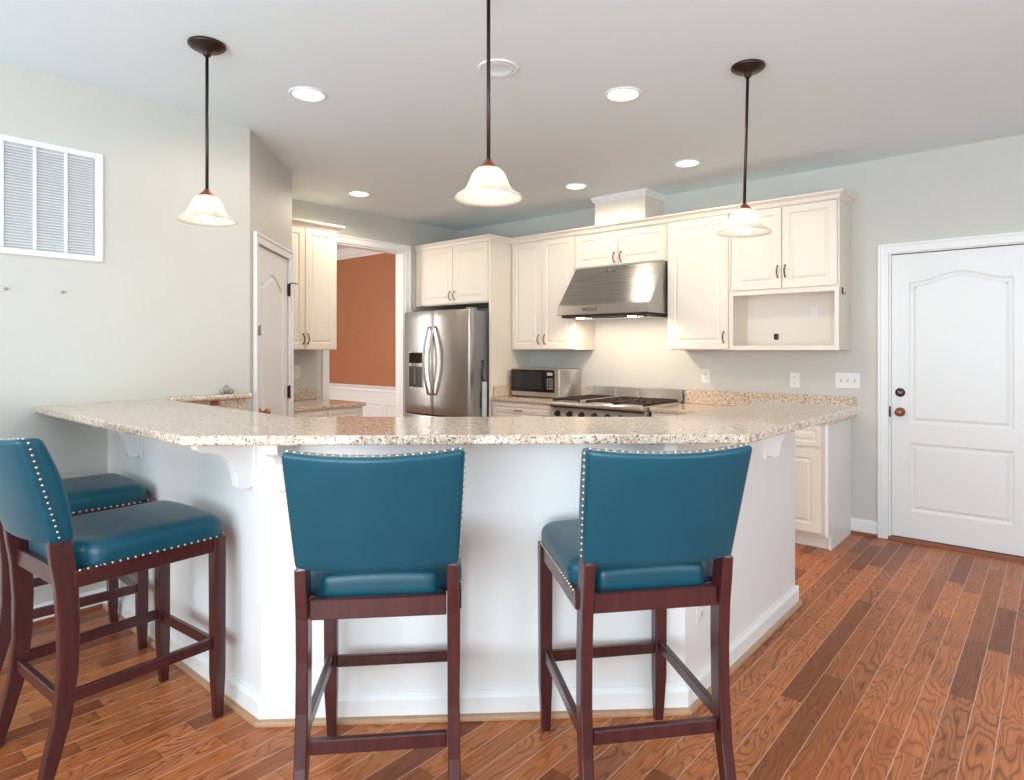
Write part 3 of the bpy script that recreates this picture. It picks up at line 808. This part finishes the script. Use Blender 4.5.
# microwave
t = thing('microwave', 'steel microwave with a black glass door on the counter beside the range', 'microwave', (-4.141, 4.806, .885))
bm = B(); box(bm, (0, .012, .010), (.585, .366, .277), .004); link('body', bm, M['chrome'] if False else M['steelp'], t)
bm = B(); box(bm, (0, -.004, .010), (.585, .0115, .277), .003); fr = link('front_frame', bm, M['steelp'], t)
bm = B(); box(bm, (.006, -.012, .055), (.43, -.0045, .268), .002); dr = link('door', bm, M['glassblk'], t)
bm = B(); box(bm, (.06, -.0135, .085), (.39, -.0122, .245), .001); link('window', bm, M['black'], dr)
bm = B(); box(bm, (.433, -.012, .055), (.535, -.0045, .268), .002); pn = link('control_panel', bm, M['glassblk'], t)
bm = B(); box(bm, (.455, -.0135, .215), (.52, -.0122, .245), .001); link('display', bm, M['display'], pn)
bm = B()
for r_ in range(4):
    for c_ in range(3): box(bm, (.452+c_*.026, -.0133, .085+r_*.028), (.472+c_*.026, -.0122, .105+r_*.028), .001)
link('keypad', bm, M['grey'], pn)
for fx in (.04, .545):
    for fy in (.05, .32):
        bm = B(); lathe(bm, [(0, 0), (.014, 0), (.014, .0098), (0, .0098)], 12, T(fx, fy, .0003)); link('foot', bm, M['black'], t)

# refrigerator
FX0, FX1, FY = -5.195, -4.248, 4.385
t = thing('refrigerator', 'stainless french-door refrigerator with a water dispenser under the deep cabinet', 'refrigerator', (FX0, FY, 0))
fw = FX1-FX0
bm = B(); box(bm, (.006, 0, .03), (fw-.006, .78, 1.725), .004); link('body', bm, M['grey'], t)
mid = fw/2
def fdoor(x0, x1, z0, z1, name, bow=.045):
    bm = B()
    c = ((x0+x1)/2, -.035, (z0+z1)/2)
    def df(p):
        s = (p.x-mid)/(fw/2); k = max(0, min(1, (-p.y)/.07))
        return Vector((p.x, p.y-bow*(1-s*s)*k, p.z))
    rbox(bm, c, ((x1-x0)/2, .032, (z1-z0)/2), .010, (14, 2, 12), df, 3)
    return link(name, bm, M['steel'], t)
dl = fdoor(0, mid-.003, .70, 1.735, 'door'); drr = fdoor(mid+.003, fw, .70, 1.735, 'door'); fz = fdoor(0, fw, .06, .69, 'freezer_drawer')
def bow_handle(p, x, dirx):
    bm = B(); pts = []
    for i in range(15):
        s = i/14; pts.append((x, -.130-.062*math.sin(PI*s), .905+.665*s))
    rd_ = [.013]*15
    tube(bm, [(x, -.10, .905)]+pts+[(x, -.10, 1.57)], [.013]+rd_+[.013], 10)
    link('handle', bm, M['steelp'], p)
bow_handle(dl, mid-.038, -1); bow_handle(drr, mid+.038, 1)
bm = B(); tube(bm, [(.1, -.10, .62), (.1, -.155, .62), (fw*.5, -.175, .62), (fw-.1, -.155, .62), (fw-.1, -.10, .62)], .013, 10); link('handle', bm, M['chrome'], fz)
# dispenser on the left door
def fy(x): s = (x-mid)/(fw/2); return -.067-.045*(1-s*s)
def disp(bm, x0, x1, z0, z1, d0, d1, bev=.003):
    pts = [(x0+(x1-x0)*i/6) for i in range(7)]
    prism(bm, [(x, fy(x)-d1) for x in pts]+[(x, fy(x)-d0) for x in reversed(pts)], z0, z1, 'z')
bm = B(); disp(bm, .09, .335, .955, 1.325, -.012, .004); dp = link('dispenser', bm, M['steelp'], dl)
bm = B(); disp(bm, .10, .325, 1.21, 1.315, .0, .008); link('touch_panel', bm, M['glassblk'], dl).parent = dp
bm = B(); disp(bm, .10, .325, .965, 1.175, .0, .007); link('cavity', bm, M['black'], dl).parent = dp
bm = B(); disp(bm, .19, .235, 1.0, 1.165, .007, .016); o = link('paddle', bm, M['chrome'], dl); o.parent = dp
for o in list(bpy.data.objects):
    if o.name.startswith(('dispenser',)): pass
bm = B(); box(bm, (fw-.09, -.03, 1.7255), (fw-.02, .06, 1.755), .004); link('hinge_cover', bm, M['grey'], t)
bm = B(); box(bm, (.02, -.03, 1.7255), (.09, .06, 1.755), .004); link('hinge_cover', bm, M['grey'], t)
for lx in (.06, fw-.06):
    bm = B(); lathe(bm, [(0, 0), (.02, 0), (.02, .03), (0, .03)], 12, T(lx, .05, 0)); link('foot', bm, M['black'], t)
    bm = B(); lathe(bm, [(0, 0), (.02, 0), (.02, .03), (0, .03)], 12, T(lx, .70, 0)); link('foot', bm, M['black'], t)
# slim brush hanging on the refrigerator side
t = thing('hanging_duster', 'slim pale blue duster hanging by a black handle on the refrigerator side', 'duster', (FX1-.004, 4.50, 0))
bm = B(); rbox(bm, (.016, .012, .86), (.010, .030, .175), .008, (1, 2, 6)); link('pad', bm, M['palecloth'], t)
bm = B(); tube(bm, [(.012, .0, 1.04), (.013, -.014, 1.08), (.013, -.014, 1.12), (.012, 0, 1.18), (.012, .002, 1.24)], [.008, .009, .007, .008, .006], 8); link('handle', bm, M['black'], t)
bm = B(); lathe(bm, [(0, 0), (.016, 0), (.014, .012), (0, .014)], 14, T(.0, .002, 1.235) @ Matrix.Rotation(PI/2, 4, 'Y')); link('hook', bm, M['black'], t)
bm = B(); box(bm, (.002, -.03, .78), (.010, -.012, .95), .003); link('blade', bm, M['black'], t)

# ================================================================== WALL PLATES
def plate(name, loc, rotz, label, n=1, kind='outlet', w=None):
    t = thing(name, label, 'light switch' if kind == 'switch' else 'outlet', loc, rotz, 'white wall plates')
    w = w or (.072 if n == 1 else .046*n+.03); h = .116
    bm = B(); box(bm, (-w/2, -.006, -h/2), (w/2, -.0005, h/2), .003, None, 2); link('cover_plate', bm, M['plate'], t)
    for i in range(n):
        cx = (i-(n-1)/2)*.046
        if kind == 'switch':
            bm = B(); box(bm, (cx-.006, -.0075, -.013), (cx+.006, -.0062, .013), .001); s = link('switch_slot', bm, M['display'], t)
            bm = B(); box(bm, (cx-.004, -.018, -.002), (cx+.004, -.0076, .010), .001); link('toggle', bm, M['plate'], s)
        else:
            for dz in (-.021, .021):
                bm = B(); rbox(bm, (cx, -.0075, dz), (.016, .0013, .0145), .0012, (1, 1, 1)); s = link('receptacle', bm, M['plate'], t)
                bm = B()
                for dx in (-.0065, .0065): box(bm, (cx+dx-.0011, -.0096, dz-.002), (cx+dx+.0011, -.0089, dz+.007))
                box(bm, (cx-.002, -.0096, dz-.010), (cx+.002, -.0089, dz-.006)); link('slots', bm, M['slot'], s)
    return t
plate('outlet', (-2.289, YB, 1.123), 0, 'white outlet on the cooking wall below the single-door cabinet')
plate('outlet', (-1.565, YB, 1.111), 0, 'white outlet on the cooking wall below the open niche')
plate('light_switch', (-1.192, YB, 1.120), 0, 'white triple light switch left of the entry door', 3, 'switch')
plate('outlet', (XK, 3.131, 1.143), PI/2, 'white outlet above the small counter by the pantry')
plate('outlet', (-1.065, 2.36, .345), PI/2, 'white outlet low on the bar half wall behind the right stool')

# return air grille
t = thing('air_grille', 'large white louvred return air grille on the left wall', 'vent', (XL, 0, 0), PI/2)
y0, y1, z0, z1 = .418, 1.138, 1.808, 2.376
bm = B()
box(bm, (y0, -.012, z0), (y0+.038, -.0005, z1), .003); box(bm, (y1-.038, -.012, z0), (y1, -.0005, z1), .003)
box(bm, (y0+.038, -.012, z0), (y1-.038, -.0005, z0+.032), .003); box(bm, (y0+.038, -.012, z1-.032), (y1-.038, -.0005, z1), .003)
link('frame', bm, M['grille'], t)
bm = B(); box(bm, (y0+.038, -.002, z0+.032), (y1-.038, -.0005, z1-.032)); link('filter', bm, M['duct'], t)
xs = [y0+.038+i*(y1-y0-.076)/5 for i in range(6)]
for i in range(1, 5):
    bm = B(); box(bm, (xs[i]-.008, -.013, z0+.033), (xs[i]+.008, -.0022, z1-.033), .002); link('divider', bm, M['grille'], t)
bm = B()
nl = 36
for i in range(5):
    for k in range(nl):
        zc = z0+.038+(z1-z0-.076)*(k+.5)/nl
        prism(bm, [(-.012, zc-.0065), (-.0025, zc+.002), (-.0025, zc+.0035), (-.012, zc-.005)], xs[i]+.009, xs[i+1]-.009, 'x')
o = link('louvres', bm, M['grille'], t)
for yy, lab in ((.728, 'small metal screw in the left wall below the grille, nearer the left edge'), (.957, 'small metal screw in the left wall below the grille, nearer the pantry')):
    bm = B(); lathe(bm, [(0, 0), (.0035, 0), (.0035, .012), (.008, .013), (.007, .017), (0, .018)], 10, T(XL, yy, 1.64) @ Matrix.Rotation(PI/2, 4, 'Y'))
    tag(link('wall_screw', bm, M['stone']), lab, 'screw', 'screws in the left wall')

# ================================================================== LIGHTS
def can(x, y, label, lit=True, power=20):
    t = thing('recessed_light', label, 'ceiling light', (x, y, CEIL), 0, 'recessed ceiling lights')
    bm = B(); lathe(bm, [(.078, -.0008), (.100, -.0008), (.100, -.004), (.092, -.008), (.080, -.007), (.078, -.0008)], 40, None, False); link('trim_ring', bm, M['trim'], t)
    if lit:
        bm = B(); lathe(bm, [(0, -.0012), (.0775, -.0012), (.0775, -.004), (.05, -.0065), (0, -.007)], 36); link('lens', bm, M['lens'], t)
        l = bpy.data.lights.new('can_light', 'SPOT'); l.energy = power; l.color = (1, .84, .66); l.spot_size = math.radians(172); l.spot_blend = .35; l.shadow_soft_size = .08
        o = bpy.data.objects.new('can_light', l); C.objects.link(o); o.location = (x, y, CEIL-.03)
    else:
        bm = B(); lathe(bm, [(.0775, -.0068), (.070, -.010), (.062, -.006), (.050, -.003), (.030, -.0015), (0, -.0012)], 36, None, False); link('baffle', bm, M['ceiling'], t)
can(-3.056, 1.876, 'lit recessed light in front of the pantry, left of the bar', power=13); can(-1.776, 2.977, 'lit recessed light over the bar, left of the right pendant', power=42)
can(-2.078, 4.388, 'lit recessed light in front of the tall single-door cabinet', power=13); can(-3.077, 4.400, 'lit recessed light in front of the range hood', power=17); can(-4.671, 3.368, 'lit recessed light before the dining room opening', power=32)
can(-2.072, 2.305, 'unlit recessed ceiling fixture beside the middle pendant rod', False)

def pendant(x, y, label, drop=0, lean=None):
    t = thing('pendant_light', label, 'pendant light', (x, y, CEIL), 0, 'pendant lights over the bar')
    bm = B(); lathe(bm, [(0, -.001), (.078, -.001), (.079, -.010), (.074, -.016), (.064, -.018), (.062, -.024), (.030, -.030), (.018, -.036), (.016, -.052), (.010, -.058), (0, -.058)], 36); link('canopy', bm, M['bronze'], t)
    bm = B(); tube(bm, [(0, 0, -.055), (0, 0, -.655-drop)], .0072, 10); link('rod', bm, M['bronze'], t)
    bm = B(); Z0 = -drop; lathe(bm, [(0, -.640), (.010, -.640), (.013, -.648), (.020, -.655), (.036, -.670), (.037, -.674), (0, -.674)], 28, T(0, 0, Z0)); link('socket_cap', bm, M['copper'], t)
    sh = [(.030, 0), (.044, -.004), (.054, -.013), (.063, -.028), (.071, -.048), (.078, -.064), (.087, -.078), (.102, -.091), (.118, -.101), (.1265, -.112)]
    inn = [(r-.003, z-.002) for r, z in sh[::-1]]
    bm = B(); lathe(bm, [(r, z-.672) for r, z in sh]+[(r, z-.672) for r, z in inn], 44, T(0, 0, Z0), False); link('shade', bm, M['shade'], t)
    bm = B(); lathe(bm, [(0, -.118), (.014, -.116), (.026, -.106), (.031, -.092), (.029, -.078), (.02, -.06), (.014, -.045), (.014, -.02), (0, -.02)], 24, T(0, 0, -.672+Z0)); b = link('bulb', bm, M['bulb'], t)
    if lean: t.rotation_euler = Vector((0, 0, -1)).rotation_difference(Vector(lean)).to_euler()
    return t
pendant(-2.898, 1.273, 'left bronze pendant light with an alabaster bell shade, nearest the left wall', .010)
pendant(-1.598, 1.725, 'middle bronze pendant light with an alabaster bell shade, its canopy out of view', .028)
pendant(-1.142, 3.076, 'right bronze pendant light with an alabaster bell shade, before the niche cabinet', .022, (-.0125, -.0108, -.62))

# ================================================================== BAR STOOLS (local +y faces the bar; origin midway between the front feet)
def make_stool():
    t = thing('bar_stool', '', 'bar stool', (0, 0, 0), 0, 'teal leather bar stools round the bar')
    ch = M['cherry']
    for s in (-1, 1):
        bm = B(); sqbar(bm, [((s*.211, .004, 0), .030, .030), ((s*.213, .001, .16), .043, .043), ((s*.214, 0, .665), .046, .046)], .004)
        link('leg', bm, ch, t)
    for s in (-1, 1):
        key = [(0, .211, -.548, .034, .034), (.10, .209, -.520, .035, .042), (.22, .207, -.490, .035, .048), (.36, .206, -.474, .034, .054), (.50, .205, -.472, .033, .058), (.62, .204, -.478, .033, .062), (.70, .204, -.489, .032, .064), (.759, .204, -.497, .032, .060), (.775, .190, -.505, .026, .036), (.85, .186, -.52, .022, .03)]
        bm = B(); sqbar(bm, [((s*x, y, z), wx, wy) for z, x, y, wx, wy in key], .004)
        link('leg', bm, ch, t)
    # seat frame
    bm = B()
    box(bm, (-.191, -.013, .612), (.191, .016, .668), .003)
    box(bm, (-.186, -.496, .612), (.186, -.466, .668), .003)
    for s in (-1, 1): box(bm, (s*.228, -.462, .612), (s*.203, -.022, .666), .003)
    link('seat_frame', bm, ch, t)
    bm = B(); box(bm, (-.186, -.496, .243), (.186, -.474, .283), .003); link('stretcher', bm, ch, t)
    bm = B(); box(bm, (-.193, -.010, .243), (.193, .010, .281), .003); link('stretcher', bm, ch, t)
    for s in (-1, 1):
        bm = B(); sqb = [(s*.212-.010, s*.212+.010)]
        x0, x1 = sqb[0]
        box(bm, (x0, -.465, .258), (x1, -.020, .296), .003); link('stretcher', bm, ch, t)
    # seat cushion
    def seatdef(p):
        yy = (p.y+.21)/.245
        k = max(0, (p.z-.668)/.07)
        dome = .012*(1-(p.x/.24)**2)*k
        q = Vector((p.x, p.y, p.z+dome))
        # narrower between the rear legs
        if p.y < -.40:
            f = min(1, (-.40-p.y)/.035); q.x = p.x*(1-.235*f)
        if p.y > 0: q.z -= .010*k*(p.y/.035)**2
        return q
    bm = B(); rbox(bm, (0, -.222, .690), (.2305, .251, .048), (.05, .05, .034), (14, 22, 3), seatdef, 5)
    seat = link('seat', bm, M['leather'], t)
    # backrest: curved across, leaning back
    def backdef(p):
        s = (p.z-.757)/.335
        lean = -.482-.092*s
        curve = -.045*(1-(p.x/.24)**2)
        wsc = 1+.07*(s-.5)
        k = max(0, p.y/.033)*.030*math.sin(PI*min(1, max(0, s)))*(1-.5*(p.x/.24)**4)
        return Vector((p.x*wsc, lean+curve+p.y+k, p.z-.013*max(0, s)**2*(1-(p.x/.24)**2)))
    bm = B(); rbox(bm, (0, 0, .9245), (.228, .033, .1675), (.013, .016, .016), (16, 3, 16), backdef, 4)
    back = link('backrest', bm, M['leather'], t)
    # nailheads
    bm = B()
    def nail(p):
        bmesh.ops.create_icosphere(bm, subdivisions=1, radius=.0052, matrix=T(*p))
    tube(bm, [(-.2265, -.39, .666), (-.2265, -.02, .666), (-.219, .004, .666), (-.20, .0235, .666), (.20, .0235, .666), (.219, .004, .666), (.2265, -.02, .666), (.2265, -.39, .666)], .0016, 6)
    for i in range(22): nail((-.200+i*.400/21, .029, .666))
    for s in (-1, 1):
        for i in range(20): nail((s*.2300, -.010-i*.415/18, .666))
    for f in bm.faces: f.smooth = True
    link('nailhead_trim', bm, M['brass'], seat)
    bm = B()
    for s in (-1, 1):
        for i in range(17):
            z = .778+i*.300/16; q = backdef(Vector((s*.228, -.008, z))); nail(q)
    for i in range(23):
        q = backdef(Vector((-.215+i*.43/22, -.008, 1.0920))); nail(q)
    for f in bm.faces: f.smooth = True
    link('nailhead_trim', bm, M['brass'], back)
    return t
stool = make_stool()
SP = [(-1.784, 1.431, 46.7, 'teal leather bar stool seen squarely from behind at the middle of the bar'),
      (-1.250, 1.957, 50.2, 'teal leather bar stool turned slightly at the right of the bar, nearest the entry door'),
      (-2.567, 1.056, 4.0, 'teal leather bar stool at the left run of the bar, seen from its side'),
      (-3.358, 1.098, -2.0, 'teal leather bar stool half hidden in the corner against the left wall')]
for i, (x, y, a, lab) in enumerate(SP):
    o = stool if i == 0 else copy_tree(stool)
    o.location = (x, y, 0); o.rotation_euler = (0, 0, math.radians(a)); o['label'] = lab
